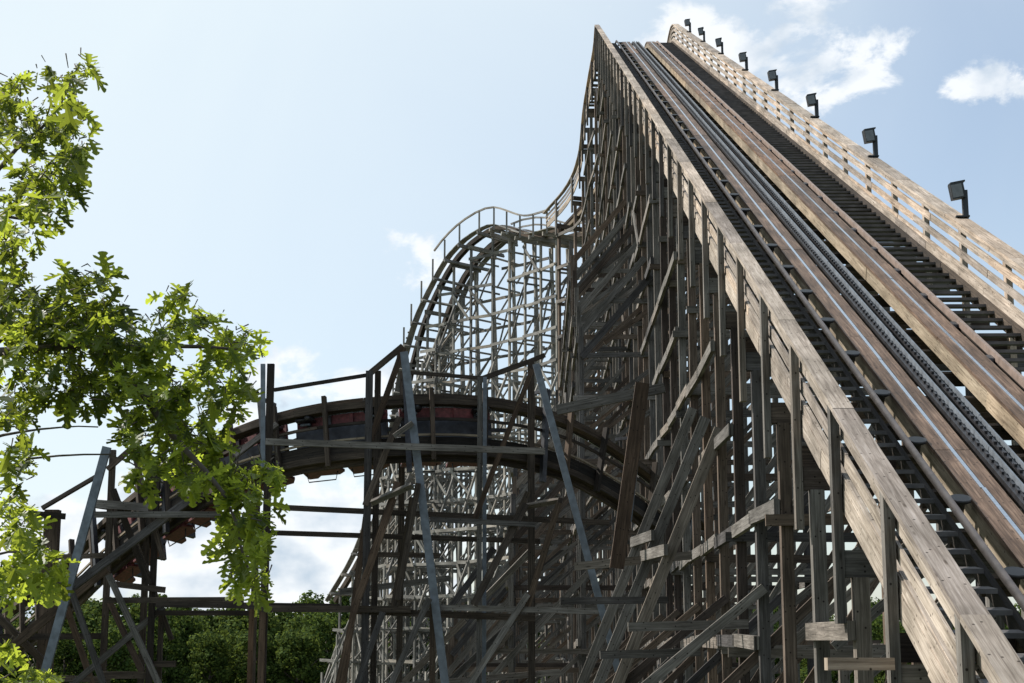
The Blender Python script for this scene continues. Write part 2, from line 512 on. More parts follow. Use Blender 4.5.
# heavy raking legs propping the near side, tied by two short girts
lg = []
for k in (8, 9, 10):
    p, C, bt = bz[k][:3]; C = Vector((C.x, C.y, 0)).normalized(); zt = bz[k][3]
    z0 = zt - 2.8 - (k - 8) * .6
    a = Vector((p.x, p.y - .2, z0)) - C * 2.0; b = Vector((p.x, p.y - .2, 0)) - C * (2.0 + z0 * .42)
    MB().beam(a, b, .14, .2, up=C).build('batter_leg', M['trestle'], bt); lg.append((a, b, bt))
for q in range(2):
    for f in (.22, .6):
        a = lg[q][0].lerp(lg[q][1], f); b = lg[q + 1][0].lerp(lg[q + 1][1], f); b.z = a.z + .05; b.x = lg[q + 1][0].x + (lg[q + 1][1].x - lg[q + 1][0].x) * ((lg[q + 1][0].z - a.z) / lg[q + 1][0].z)
        MB().beam(a - Vector((.12, .3, 0)), b - Vector((.12, -.2, 0)), .07, .2).build('girt', M['trestle'], lg[q][2])
for x0, y0, x1, y1, w, D, mt_ in ((628, 627, 748, 624, 9, 25.5, 'trestle'), (826, 664, 893, 664, 12, 13.6, 'deck'), (560, 601, 668, 600, 7, 30, 'trestle'), (600, 655, 700, 652, 8, 26, 'trestle')):
    MB().beam(at(x0, y0, D), at(x1, y1, D + .1), .08, w * D / F).build('ledger', M[mt_], bz[5][2])
# girts along the trestle between bents
def girts(bz, parent, mat, lev=2.6, skip=.12, diag=.5, over=.1, th=.08):
    for i in range(len(bz) - 1):
        p, C, bt, zt, zs, cols = bz[i]; p2, C2, bt2, zt2, zs2, cols2 = bz[i + 1]
        C = Vector((C.x, C.y, 0)).normalized(); C2 = Vector((C2.x, C2.y, 0)).normalized()
        m = MB(); md = MB()
        def X(q, c, a, z): return Vector((q.x, q.y, 0)) + c * a + Vector((0, 0, z))
        for z in zs:
            if z > min(zt, zt2) - .3: continue
            for ci, col in enumerate(cols):
                if ci >= len(cols2): continue
                if z > col[1] + .6 and ci: continue
                a, a2 = cols[ci][0] - .13, cols2[ci][0] - .13
                if random.random() > skip:
                    m.beam(X(p, C, a, z + random.uniform(.05, .18)), X(p2, C2, a2, z + random.uniform(.05, .18)), th, .2, ext=over)
                if random.random() < diag and z + lev < min(zt, zt2) and (ci == 0 or z + lev < col[1]):
                    md.beam(X(p, C, a - .05, z), X(p2, C2, a2 - .05, z + lev), .05, .17)
            a = 1.95
            m.beam(X(p, C, a + .14, z), X(p2, C2, a + .14, z), .06, .2, ext=.2)
        if m.v: m.build('girt', mat, bt)
        if md.v: md.build('sway_brace', mat, bt)
girts(bz, lh, M['trestle'], lev=1.75, diag=.05, skip=.18)

# ============================================================ FAR HUMP
hh = empty('curved_drop_hill', (hump[0].x, hump[0].y, 0))
tag(hh, 'pale curved wooden hill with open post railing behind the banked turn, left of the lift hill', 'roller coaster')
for sgn in (-1, 1):
    part_sweep('track_stringer', M['brown'], sgn * .85, -.16, .34, .32, P=hump, fr=FH, parent=hh)
    part_sweep('steel_rail', M['railsteel'], sgn * .72, .03, .1, .03, P=hump, fr=FH, parent=hh)
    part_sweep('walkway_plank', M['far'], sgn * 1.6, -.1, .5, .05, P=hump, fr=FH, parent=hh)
    e = 18 if sgn < 0 else 13
    part_sweep('handrail', M['far'], sgn * 1.95, 1.05, .1, .12, P=hump, fr=FH, parent=hh, a1=e)
    if sgn > 0: part_sweep('handrail', M['far'], sgn * 1.95, .55, .06, .12, P=hump, fr=FH, parent=hh, a1=e)
    for s in stations(hump[:e + 14], 1.75 if sgn < 0 else 2.2, .2):
        p, T, C, N = samp(hump, FH, s); b = p + C * sgn * 1.95
        MB().beam(b - Vector((0, 0, .5)), b + Vector((0, 0, 1.08)), .12, .14).build('handrail_post', M['far'], hh)
    # ladder-like walkway on the steep part
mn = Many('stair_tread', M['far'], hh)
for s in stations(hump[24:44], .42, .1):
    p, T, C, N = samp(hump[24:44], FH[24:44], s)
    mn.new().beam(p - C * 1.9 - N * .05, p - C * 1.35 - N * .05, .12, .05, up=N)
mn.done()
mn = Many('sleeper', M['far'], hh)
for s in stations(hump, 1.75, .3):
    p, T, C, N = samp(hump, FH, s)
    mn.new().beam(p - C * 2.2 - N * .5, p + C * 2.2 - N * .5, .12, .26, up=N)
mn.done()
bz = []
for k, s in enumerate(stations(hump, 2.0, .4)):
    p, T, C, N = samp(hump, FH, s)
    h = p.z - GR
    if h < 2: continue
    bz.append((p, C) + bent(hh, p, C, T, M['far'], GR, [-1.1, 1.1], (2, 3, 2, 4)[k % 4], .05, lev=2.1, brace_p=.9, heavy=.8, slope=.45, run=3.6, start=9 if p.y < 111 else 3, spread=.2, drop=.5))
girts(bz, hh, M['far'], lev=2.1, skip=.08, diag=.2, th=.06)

# ============================================================ BANKED TURN
ct = [(-40, 668, 52), (20, 628, 48), (72, 584, 45), (118, 540, 43), (165, 503, 41.5), (220, 468, 40), (280, 446, 39.2), (345, 434, 38.8), (430, 428, 38.8),
      (500, 432, 39.4), (560, 447, 40.6), (610, 474, 42), (655, 507, 44), (700, 548, 46.5)]
PT = catmull([at(*c) for c in ct], .5)
# bank: the near side of the turn is the high side, so the underside faces the camera
def bankf(u): return R(-58 + 10 * abs(u - .55))
FT = frames(PT, lambda u: R(98 - 20 * abs(u - .5)))
tr = empty('banked_turn_trestle', (PT[len(PT)//2].x, PT[len(PT)//2].y, 0))
tag(tr, 'dark brown banked wooden track curve on tall posts crossing before the pale hill', 'roller coaster')
for a, nm in ((-.62, 'track_stringer'), (.62, 'track_stringer')):
    part_sweep(nm, M['brown'], a, -.15, .16, .24, P=PT, fr=FT, parent=tr, seg=5)
    part_sweep('track_ledge', M['brown'], a * 1.1, -.02, .30, .08, P=PT, fr=FT, parent=tr, seg=5)
    part_sweep('steel_rail', M['railsteel'], a * .9, .03, .1, .02, P=PT, fr=FT, parent=tr)
mn = Many('sleeper', M['brown'], tr)
for s in stations(PT, 1.22, .2):
    p, T, C, N = samp(PT, FT, s)
    mn.new().beam(p - C * .85 - N * .36, p + C * .9 - N * .36, .1, .14, up=N)
mn.done()
for s in stations(PT, 3.4, 1.2):
    m1 = MB()
    p, T, C, N = samp(PT, FT, s)
    m1.beam(p - C * 1.15 - N * .4, p + C * 1.2 - N * .4, .13, .12, up=N)
    m1.beam(p + C * 1.2 - N * .4, p + C * 1.2 + N * .3, .08, .08)
    m1.build('track_clamp', M['darksteel'], tr)
part_sweep('track_plank', M['black'], -.42, -.24, .3, .05, P=PT, fr=FT, parent=tr)
part_sweep('guide_rail', M['tan'], -.22, -.30, .05, .05, P=PT, fr=FT, parent=tr)
part_sweep('guide_rail', M['brown'], .16, -.30, .07, .05, P=PT, fr=FT, parent=tr)

# timbers of the trestle: kind, material, x0, y0, x1, y1, width px, depth
TB = [
 ('stub','steel',263,364,263,472,4.5,37.6),('post','rust',252,603,252,683,5,39.2),('post','rust',263,600,263,683,6,37.9),('ledger','brown',244,606,272,606,6,37.8),('post','brown',271,364,271,683,7,38.1),('post','brown',258,470,258,683,6,39.6),
 ('post','trestle',369.5,371,369.5,683,7,37.6),('post','brown',378,371,378,683,6,38.3),('post','brown',403,372,403,683,6,40.6),
 ('post','trestle',480,377,480,683,5,37.9),('post','steel',485,377,485,540,4,38.3),('post','brown',531,361,531,683,7,38.4),
 ('post','brown',53,510,53,683,14,42.5),('post','brown',113,450,113,683,6,41.5),('post','brown',158,458,158,606,6,40.8),('post','brown',150,460,150,683,6,41.6),
 ('post','brown',162,600,171,683,5,41.2),('post','brown',433,598,433,683,6,37.4),
 ('handrail','brown',236,405,259,392,3.5,38),('handrail','brown',274,390,368,375,3.6,38),('handrail','brown',368,375,403,346,6,38),
 ('handrail','brown',403,372,481,378,3.5,38.6),('handrail','brown',481,379,528,362,5,38.4),('handrail','brown',528,362,545,355,4.5,38.6),
 ('leg','steel',107,447,43,680,8.5,39.5),('leg','steel',404,352,435,602,8,37.2),('leg','steel',536,364,596,588,7,37),
 ('brace','rust',642,384,617,568,14,31),('ledger','trestle',575,566,690,556,8,31.6),('ledger','trestle',557,409,664,389,10,31.8),
 ('brace','rust',404,348,370,440,6,37.9),('brace','brown',399,416,366,506,6,37.3),('brace','trestle',394,436,413,423,5,37.1),
 ('brace','rust',398,482,370,560,6,37.4),('brace','trestle',371,502,413,486,6,37.1),('brace','brown',418,483,398,600,5.5,37.0),
 ('brace','rust',532,370,475,518,5,37.7),('brace','trestle',517,508,562,500,5.5,37.6),('brace','brown',561,498,540,570,5,37.5),('brace','brown',528,492,497,560,5.5,37.5),
 ('ledger','trestle',266,442,545,451,6.5,36.9),('ledger','brown',275,508,610,522,5.5,38.9),('ledger','brown',270,533,540,541,5,39.2),
 ('ledger','trestle',430,519,535,525,5,37.3),
 ('ledger','brown',155,604,340,607,6,38.8),('ledger','brown',263,609,410,609,6.5,37.4),('ledger','brown',354,611,535,618,6.5,37.8),('ledger','trestle',434,607,612,612,5.5,37.2),
 ('ledger','brown',17,513,64,516,6,42.1),('ledger','trestle',96,515,228,514,6,39.9),('ledger','brown',39,557,107,556,5,42),('ledger','trestle',92,503,150,508,8,40.2),
 ('ledger','brown',103,600,245,600,5.5,40.1),('ledger','brown',114,584,165,590,6,40.6),('ledger','brown',157,613,256,613,5,41),
 ('ledger','brown',-10,637,107,636,6,41.8),('ledger','brown',153,664,176,664,6,40.9),('ledger','brown',105,675,148,675,7,40.7),('ledger','brown',40,678,110,680,6,41),
 ('brace','trestle',188,499,75,587,8,40.0),('brace','brown',107,568,-10,664,9,40.6),('brace','brown',94,476,44,509,4,41.9),
 ('brace','brown',115,490,147,584,6,40.4),('brace','brown',131,448,165,560,5,40.5),('brace','trestle',71,586,104,684,6,39.9),('brace','rust',64,600,92,683,6,41),
 ('brace','trestle',110,575,159,684,6,40.1),('brace','rust',106,598,144,672,6,41.1),('brace','brown',-5,612,48,668,7,41.4),('brace','trestle',164,607,73,684,6,41.0),
 ('brace','brown',135,540,172,640,5,41.3),('brace','brown',108,470,140,440,5,41.3),
 ('brace','rust',368,498,343,685,6,37.9),('brace','rust',393,498,354,612,7,37.2),('brace','brown',413,498,392,612,6,38.0),
 ('brace','rust',354,612,339,680,6,37.1),('brace','trestle',383,612,357,686,6,37.0),('brace','trestle',429,598,390,686,6,36.8),
 ('brace','brown',526,503,474,605,7,37.2),('brace','brown',559,503,527,608,6,37.2),('brace','trestle',528,594,470,684,6,37.0),
 ('brace','trestle',494,548,440,622,6,42.5),('brace','trestle',530,552,465,618,6,43),('brace','trestle',465,620,400,686,6,43),('brace','trestle',520,615,440,690,6,43.5),
 ('brace','trestle',600,560,480,690,6,44),('brace','trestle',236,457,276,423,6,38.6),
 ('ledger','trestle',340,592,450,578,6,39.5),('ledger','trestle',350,690,560,672,6,38.5),('ledger','brown',366,554,440,556,5,39),
]
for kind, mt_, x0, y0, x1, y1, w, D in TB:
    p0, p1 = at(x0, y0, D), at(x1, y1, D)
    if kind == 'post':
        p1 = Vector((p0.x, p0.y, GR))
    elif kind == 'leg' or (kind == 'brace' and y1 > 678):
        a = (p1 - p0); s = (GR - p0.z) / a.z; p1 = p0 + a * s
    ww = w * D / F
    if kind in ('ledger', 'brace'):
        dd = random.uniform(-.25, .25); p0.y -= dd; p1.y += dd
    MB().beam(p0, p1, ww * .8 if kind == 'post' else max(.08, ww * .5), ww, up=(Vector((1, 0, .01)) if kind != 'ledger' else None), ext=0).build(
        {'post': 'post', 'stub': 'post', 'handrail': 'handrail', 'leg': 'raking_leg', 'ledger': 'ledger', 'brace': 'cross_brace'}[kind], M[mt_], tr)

# ============================================================ TRAIN
acc = [0]
for i in range(len(PT) - 1): acc.append(acc[-1] + (PT[i + 1] - PT[i]).length)
def arc_of(px):
    best = min(range(len(PT)), key=lambda i: abs((PT[i].x / (PT[i].y * 1.0)) * F * math.cos(TH) + CX - px)) ; return acc[best]
train = empty('roller_coaster_train', (PT[len(PT)//2].x, PT[len(PT)//2].y, 0))
tag(train, 'faded red train of open cars curling over the banked wooden turn', 'roller coaster train')
s0, s1 = arc_of(112), arc_of(572)
CL = 2.25
ncar = int((s1 - s0) / (CL + .35))
def frame_at(s):
    i = max(j for j in range(len(PT) - 1) if acc[j] <= s)
    return samp(PT, FT, (i, (s - acc[i]) / max(1e-6, acc[i + 1] - acc[i])))
for k in range(ncar):
    sm = s0 + (k + .5) * (CL + .35)
    p, T, C, N = frame_at(sm)
    car = empty('car', (p.x, p.y, 0), train); car.location = Vector((p.x, p.y, 0)) - train.location
    def Q(u, a, n): return p + T * u + C * a + N * n
    def bar(name, mat, a, b, w, h, up=None):
        return MB().beam(a, b, w, h, up=up or N).build(name, mat, car)
    bar('chassis', M['darksteel'], Q(-CL / 2, 0, .16), Q(CL / 2, 0, .16), .5, .1)
    bar('floor', M['black'], Q(-CL / 2, -.2, .27), Q(CL / 2, -.2, .27), .6, .07)
    bar('floor', M['red'], Q(-CL / 2, .25, .285), Q(CL / 2, .25, .285), .32, .06)
    bar('floor_edge', M['red'], Q(-CL / 2, .52, .30), Q(CL / 2, .55, .305), .28, .09); bar('floor_edge', M['red'], Q(-CL / 2, -.6, .30), Q(CL / 2, -.6, .30), .2, .09)
    for u in (-.8, -.3, .25, .75): bar('cross_member', M['red'] if u == .25 else M['darksteel'], Q(u, -.62, .2), Q(u, .66, .2), .09, .07)
    for sg in (-1, 1):
        for r_ in (-1, 1):
            # side fairing: sloping front edge, one for each row
            m = MB(); b = len(m.v); c0 = r_ * CL / 4
            prof = [(-.50, .22), (.40, .22), (.50, .50), (.34, .66), (-.12, .60), (-.24, .76), (-.46, .76)]
            for q2 in (.70, .76):
                for (u, n) in prof: m.v.append(Q(c0 + u, sg * (q2 + .12 * (n - .2)), n))
            L_ = len(prof)
            m.quad(tuple(b + i for i in range(L_)), [(0, 0)] * L_, .5); m.quad(tuple(b + L_ + i for i in range(L_))[::-1], [(0, 0)] * L_, .5)
            for i in range(L_):
                j = (i + 1) % L_; m.quad((b + i, b + j, b + L_ + j, b + L_ + i), [(0, 0)] * 4, .5)
            m.build('side_panel', M['red'], car)
            if sg > 0: continue
            m = MB()
            m.tube([Q(c0 - .40, sg * .80, .3), Q(c0 - .36, sg * 1.0, .32), Q(c0 + .30, sg * 1.0, .36), Q(c0 + .36, sg * .8, .34)], .016, 6)
            m.build('step_bar', M['darksteel'], car)
    for r_ in (-1, 1):
        c0 = r_ * CL / 4
        bar('seat', M['seat'], Q(c0 - .30, 0, .48), Q(c0 + .12, 0, .48), 1.2, .14)
        bar('backrest', M['seat'], Q(c0 - .36, 0, .5), Q(c0 - .44, 0, 1.15), .1, 1.2, up=C)
        MB().tube([Q(c0 + .2, -.5, .75), Q(c0 + .05, -.3, .9), Q(c0 + .05, .3, .9), Q(c0 + .2, .5, .75)], .03, 6).build('lap_bar', M['darksteel'], car)
    for u in (-CL * .38, CL * .38):
        for sg in (-1, 1):
            w_ = MB()
            w_.tube([Q(u, sg * .50, .13), Q(u, sg * .60, .13)], .14, 12)
            w_.build('wheel', M['seat'], car)
            m = MB(); m.beam(Q(u - .22, sg * .46, .05), Q(u + .22, sg * .46, .05), .06, .34, up=N)
            m.tube([Q(u + .1, sg * .42, -.1), Q(u + .1, sg * .56, -.1)], .09, 10)
            m.build('wheel_carrier', M['darksteel'], car)
            MB().tube([Q(u - .12, sg * .36, .02), Q(u + .12, sg * .36, .02)], .035, 8).build('axle_damper', M['steel'], car)
    bar('coupling', M['darksteel'], Q(CL / 2, 0, .15), Q(CL / 2 + .38, 0, .15), .09, .09)

# ============================================================ FLOODLIGHTS
def make_flood():
    root = empty('floodlight')
    MB().box((0, 0, .0), .26, .12, .03).build('base_plate', M['lamp'], root)
    m = MB(); m.beam((.06, 0, 0), (.06, 0, .52), .10, .12, up=Vector((0, 1, 0))).build('bracket', M['lamp'], root)
    m = MB()
    rot = Vector((0, 0, 1)).rotation_difference(Vector((-.18, -.10, 1)))
    m.box((-.09, -.04, .50), .25, .24, .31, rot=rot)
    m.box((-.09, -.04, .665), .28, .27, .03, rot=rot)
    hd = m.build('lamp_head', M['lamp'], root)
    m = MB(); m.box((-.105, -.165, .48), .20, .012, .25, rot=rot); g = m.build('lens', M['lens'], hd)
    m = MB(); m.beam((.06, -.05, .40), (-.09, -.05, .40), .04, .04); m.build('yoke', M['lamp'], root)
    return root
def dup(o, parent=None):
    c = o.copy(); COL.objects.link(c); c.parent = parent
    for ch in [x for x in bpy.data.objects if x.parent == o]: dup(ch, c)
    return c
fl = make_flood()
fx = [960, 870, 812, 772, 742, 718, 700, 686]
labs = ['largest dark floodlight, lowest on the sunlit slatted railing', 'second dark floodlight up from the lowest on the slatted railing',
 'third dark floodlight up the slatted railing, against clear blue sky', 'fourth dark floodlight up the railing, at the edge of the big cloud',
 'fifth dark floodlight up the railing, fourth from the crest', 'third small floodlight from the crest of the lift hill',
 'second small floodlight from the crest of the lift hill', 'smallest floodlight, at the very crest of the slatted railing']
rnd_f = random.Random(3)
for i, x in enumerate(fx):
    o = fl if i == 0 else dup(fl)
    # the point of the right cap that is seen at this column
    best = min((abs(512 + (lift(AC + 1.95, .93, t)).x / (lift(AC + 1.95, .93, t).y * math.cos(TH) + (lift(AC + 1.95, .93, t).z - EYE) * math.sin(TH)) * F - x - 3), t) for t in [7 + .1 * j for j in range(830)])
    o.location = lift(AC + 1.95, .95, best[1])
    o.scale = (.88, .88, .88); o.rotation_euler.z = rnd_f.uniform(-.16, .16)
    tag(o, labs[i], 'floodlight', 'floodlights standing on the slatted railing')

# ============================================================ TREES
def leaf_shape():
    """a lobed oak leaf lying in XY, stem at the origin, pointing +Y, length 1"""
    half = [(.0, 0), (.04, .08), (.17, .17), (.15, .24), (.07, .27), (.09, .36), (.30, .41), (.36, .50), (.28, .52), (.13, .50), (.12, .58), (.34, .70), (.37, .80), (.27, .79), (.14, .72), (.11, .80), (.19, .90), (.12, .97), (.0, 1.0)]
    pts = [(x, y) for x, y in half] + [(-x, y) for x, y in half[-2:0:-1]]
    return pts
LEAF = leaf_shape()
def add_leaf(m, p, d, up, size, tint):
    d = d.normalized(); s = d.cross(up)
    if s.length < 1e-3: s = d.cross(Vector((1, 0, 0)))
    s.normalize(); n = s.cross(d)
    b = len(m.v); L_ = len(LEAF); half = L_ // 2
    for x, y in LEAF:
        m.v.append(p + (d * y + s * x + n * (.28 * abs(x) - .18 * y * y)) * size)
    # mid rib verts share: two half polygons folded along the rib
    m.quad(tuple(b + i for i in range(0, half + 1)), [(0, 0)] * (half + 1), tint)
    idx = [b] + [b + i for i in range(half, L_)]
    m.quad(tuple(idx), [(0, 0)] * len(idx), tint)

oak = empty('oak_tree', (-6.2, 9.4, 0))
tag(oak, 'leafy oak with deeply lobed bright green leaves reaching in over the dark trestle', 'tree')
tk = MB(); tp = [Vector((-6.2, 9.4, 0)), Vector((-6.15, 9.3, 2)), Vector((-5.9, 9.35, 4.2)), Vector((-6.0, 9.5, 6.5)), Vector((-5.8, 9.6, 9)), Vector((-5.6, 9.6, 11))]
tk.tube(catmull(tp, .5), [.27 - .22 * i / (len(catmull(tp, .5)) - 1) for i in range(len(catmull(tp, .5)))], 12); tk.build('trunk', M['bark'], oak)
rnd = random.Random(11)
# boughs: pixel paths with depth
boughs = [
 ([(-110, 300, 9.4), (-40, 250, 9.3), (0, 168, 9.2), (32, 138, 9.2), (58, 105, 9.2), (74, 76, 9.2)], .03),
 ([(-120, 420, 9.4), (-50, 370, 9.2), (20, 350, 9.0), (90, 345, 8.9), (150, 350, 8.8), (205, 345, 8.8), (240, 350, 8.8)], .045),
 ([(-50, 370, 9.2), (30, 320, 9.1), (80, 300, 9.0)], .03),
 ([(90, 345, 8.9), (140, 390, 8.8), (170, 430, 8.7), (205, 470, 8.6), (235, 520, 8.6), (250, 580, 8.6)], .03),
 ([(-110, 470, 9.4), (-20, 440, 9.2), (40, 430, 9.1), (98, 425, 9.0)], .018),
 ([(-110, 520, 9.4), (-10, 475, 9.2), (30, 460, 9.1), (84, 453, 9.0), (130, 462, 8.9), (165, 484, 8.8)], .014),
 ([(-100, 600, 9.3), (-30, 570, 9.0), (10, 550, 8.8), (55, 560, 8.7)], .02),
 ([(-100, 720, 9.3), (-30, 690, 9.0), (20, 668, 8.8)], .02),
 ([(-60, 250, 9.3), (-20, 215, 9.3), (20, 220, 9.2), (55, 205, 9.2)], .02),
]
for pl, r0 in boughs:
    c = catmull([at(*p) for p in pl], .12)
    n = len(c); c = [p + Vector((rnd.uniform(-.012, .012), rnd.uniform(-.012, .012), rnd.uniform(-.012, .012))) for p in c]
    if pl[0][0] < -90:
        k = Vector((-6.0, 9.4, c[0].z - .5)); c = [k, k.lerp(c[0], .5)] + c; n += 2
    MB().tube(c, [max(.004, r0 * (1 - .85 * i / (n - 1))) for i in range(n)], 7).build('bough', M['bark'], oak)
# leaf clusters: x, y, rx, ry, count of sprigs, brightness bias
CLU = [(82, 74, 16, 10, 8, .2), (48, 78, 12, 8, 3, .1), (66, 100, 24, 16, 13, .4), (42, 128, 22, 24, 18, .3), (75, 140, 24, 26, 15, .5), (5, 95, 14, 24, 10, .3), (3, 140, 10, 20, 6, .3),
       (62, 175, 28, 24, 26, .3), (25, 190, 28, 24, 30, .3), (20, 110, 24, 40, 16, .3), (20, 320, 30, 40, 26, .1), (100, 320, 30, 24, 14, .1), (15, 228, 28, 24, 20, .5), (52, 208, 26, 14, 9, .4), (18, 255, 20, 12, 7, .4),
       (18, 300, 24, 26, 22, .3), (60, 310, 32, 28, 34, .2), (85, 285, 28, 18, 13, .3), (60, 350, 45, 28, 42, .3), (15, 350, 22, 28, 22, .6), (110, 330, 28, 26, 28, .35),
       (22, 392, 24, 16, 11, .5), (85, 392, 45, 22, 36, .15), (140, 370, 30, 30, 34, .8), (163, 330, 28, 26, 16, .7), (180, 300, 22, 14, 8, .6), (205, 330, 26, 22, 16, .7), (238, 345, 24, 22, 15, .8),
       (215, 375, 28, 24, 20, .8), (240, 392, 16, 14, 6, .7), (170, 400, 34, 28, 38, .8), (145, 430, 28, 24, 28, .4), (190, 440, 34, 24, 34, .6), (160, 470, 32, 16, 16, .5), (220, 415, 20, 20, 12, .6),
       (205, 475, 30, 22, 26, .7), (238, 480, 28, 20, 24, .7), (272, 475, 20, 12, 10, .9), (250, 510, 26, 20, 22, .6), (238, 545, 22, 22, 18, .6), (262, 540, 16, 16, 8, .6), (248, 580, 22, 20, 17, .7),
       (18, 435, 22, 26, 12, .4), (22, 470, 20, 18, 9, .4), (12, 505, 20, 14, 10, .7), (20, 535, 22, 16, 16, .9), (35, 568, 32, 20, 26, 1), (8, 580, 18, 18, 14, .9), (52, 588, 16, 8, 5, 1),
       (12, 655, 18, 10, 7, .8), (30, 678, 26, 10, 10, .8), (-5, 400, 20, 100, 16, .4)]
fol = {}
tw = MB()
for ci, (x, y, rx, ry, n, br) in enumerate(CLU):
    m = MB()
    for k in range(int(n * 1.22)):
        g = rnd.uniform(0, 2 * math.pi); q = math.sqrt(rnd.random())
        D = 8.95 + rnd.gauss(0, .35)
        p = at(x + rx * q * math.cos(g), y + ry * q * math.sin(g), D)
        base = at(x, y, 8.95)
        d = (p - base); d.z -= .1; d = d.normalized() if d.length > .01 else Vector((1, 0, 0))
        d = (d + Vector((rnd.uniform(-.6, .6), rnd.uniform(-.7, .7), rnd.uniform(-.5, .5)))).normalized()
        st = p - d * rnd.uniform(.10, .16)
        tw.tube([st, p - d * .07], [.004, .0025], 4)
        sz = rnd.uniform(.085, .15)
        for j in range(rnd.choice((2, 3, 3, 4))):
            ld = (d * .8 + Vector((rnd.uniform(-1, 1), rnd.uniform(-1, 1), rnd.uniform(-.9, .6)))).normalized()
            up = Vector((rnd.uniform(-.8, .8), rnd.uniform(-.8, .8), 1)).normalized()
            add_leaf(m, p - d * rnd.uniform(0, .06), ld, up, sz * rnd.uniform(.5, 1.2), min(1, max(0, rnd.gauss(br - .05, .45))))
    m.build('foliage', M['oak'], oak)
tag(tw.build('twigs', M['bark'], oak), kind='stuff')

# forest trees (shared meshes)
def crown_mesh(seed, mat, nb=46, per=170):
    rr = random.Random(seed); m = MB()
    blobs = []
    for i in range(nb):
        g = rr.uniform(0, 2 * math.pi); h = rr.random() ** .8
        rad = (.95 - .75 * abs(h - .38) ** 1.3) * rr.uniform(.35, 1.0) * 2.7
        blobs.append((Vector((math.cos(g) * rad, math.sin(g) * rad, 2.3 + h * 7.0)), rr.uniform(.45, 1.15)))
    for c, r in blobs:
        for k in range(int(per * r)):
            d = Vector((rr.gauss(0, 1), rr.gauss(0, 1), rr.gauss(0, .8) + .15)).normalized()
            p = c + d * r * rr.uniform(.72, 1.08)
            nrm = (d + Vector((rr.uniform(-.7, .7), rr.uniform(-.7, .7), rr.uniform(-.7, .7)))).normalized()
            a = nrm.cross(Vector((rr.uniform(-1, 1), rr.uniform(-1, 1), rr.uniform(-1, 1)))).normalized(); b2 = nrm.cross(a)
            s = rr.uniform(.08, .18); b = len(m.v)
            for u, v in ((-1, -.4), (.1, -.9), (1, .2), (-.2, 1)): m.v.append(p + a * u * s + b2 * v * s)
            m.quad((b, b + 1, b + 2, b + 3), [(0, 0)] * 4, rr.random())
    return m.mesh('crown', mat)
crowns = [crown_mesh(100 + i, M['forest'] if i % 2 else M['forest2']) for i in range(5)]
def trunk_mesh():
    m = MB(); c = [Vector((0, 0, 0)), Vector((.1, 0, 2)), Vector((0, .1, 4.5)), Vector((.1, 0, 7.5))]
    m.tube(c, [.28, .22, .16, .05], 8)
    for i in range(7):
        g = i * 2.4; z = 2.3 + i * .6
        m.tube([Vector((0, 0, z)), Vector((math.cos(g) * 1.1, math.sin(g) * 1.1, z + 1)), Vector((math.cos(g) * 1.9, math.sin(g) * 1.9, z + 1.9))], [.09, .06, .02], 5)
    return m.mesh('trunk', M['bark'])
TRK = trunk_mesh()
rr = random.Random(5)
n = 0
for row, (D, step, h0) in enumerate(((127, 3.6, 7.6), (137, 3.8, 9.3), (148, 4.0, 10.6))):
    x = -D * .36
    while x < D * .36:
        t_ = empty('forest_tree', (x + rr.uniform(-1, 1), D + rr.uniform(-3, 3), 0))
        hs = h0 * rr.uniform(.9, 1.07) / 10.0
        if x > 0: hs *= .95
        w = hs * rr.uniform(1.0, 1.25)
        t_.scale = (w, w, hs); t_.rotation_euler.z = rr.uniform(0, 6.28)
        tag(t_, 'bushy green broadleaf tree in the woodland edge behind the trestles', 'tree', 'woodland trees behind the trestles')
        for nm, me in (('crown', crowns[rr.randrange(5)]), ('trunk', TRK)):
            o = bpy.data.objects.new(nm, me); COL.objects.link(o); o.parent = t_
        x += step * rr.uniform(.75, 1.25); n += 1
# undergrowth mass at the foot of the wood
m = MB()
for k in range(26000):
    x = rr.uniform(-52, 52); y = rr.uniform(119, 131); z = rr.random() ** 1.2 * 3.2 * (.6 + .5 * noise.noise(Vector((x * .25, y * .2, 0))))
    s = rr.uniform(.12, .26); b = len(m.v); p = Vector((x, y, abs(z)))
    a = Vector((rr.uniform(-1, 1), rr.uniform(-1, 1), rr.uniform(-1, 1))).normalized(); b2 = a.cross(Vector((.3, -1, .5))).normalized()
    for u, v in ((-1, -.4), (.1, -.9), (1, .2), (-.2, 1)): m.v.append(p + a * u * s + b2 * v * s)
    m.quad((b, b + 1, b + 2, b + 3), [(0, 0)] * 4, rr.random())
tag(m.build('undergrowth', M['forest']), 'dense green undergrowth at the foot of the woodland', 'undergrowth', kind='stuff')

# ============================================================ GROUND
gm, nt, b, out = new_mat('grassy_ground')
tc = nt.nodes.new('ShaderNodeTexCoord'); nn = nt.nodes.new('ShaderNodeTexNoise'); nn.inputs['Scale'].default_value = .35; nn.inputs['Detail'].default_value = 9
nt.links.new(tc.outputs['Object'], nn.inputs['Vector'])
rp = ramp(nt, [(.35, (.035, .055, .018)), (.55, (.07, .085, .03)), (.7, (.16, .13, .09))]); nt.links.new(nn.outputs[0], rp.inputs[0])
nt.links.new(rp.outputs[0], b.inputs['Base Color']); b.inputs['Roughness'].default_value = .95
g = MB(); G = 3000
g.v = [Vector((-G, -G, 0)), Vector((G, -G, 0)), Vector((G, G, 0)), Vector((-G, G, 0))]; g.quad((0, 1, 2, 3), [(0, 0), (1, 0), (1, 1), (0, 1)], .5)
tag(g.build('ground', gm), kind='structure')

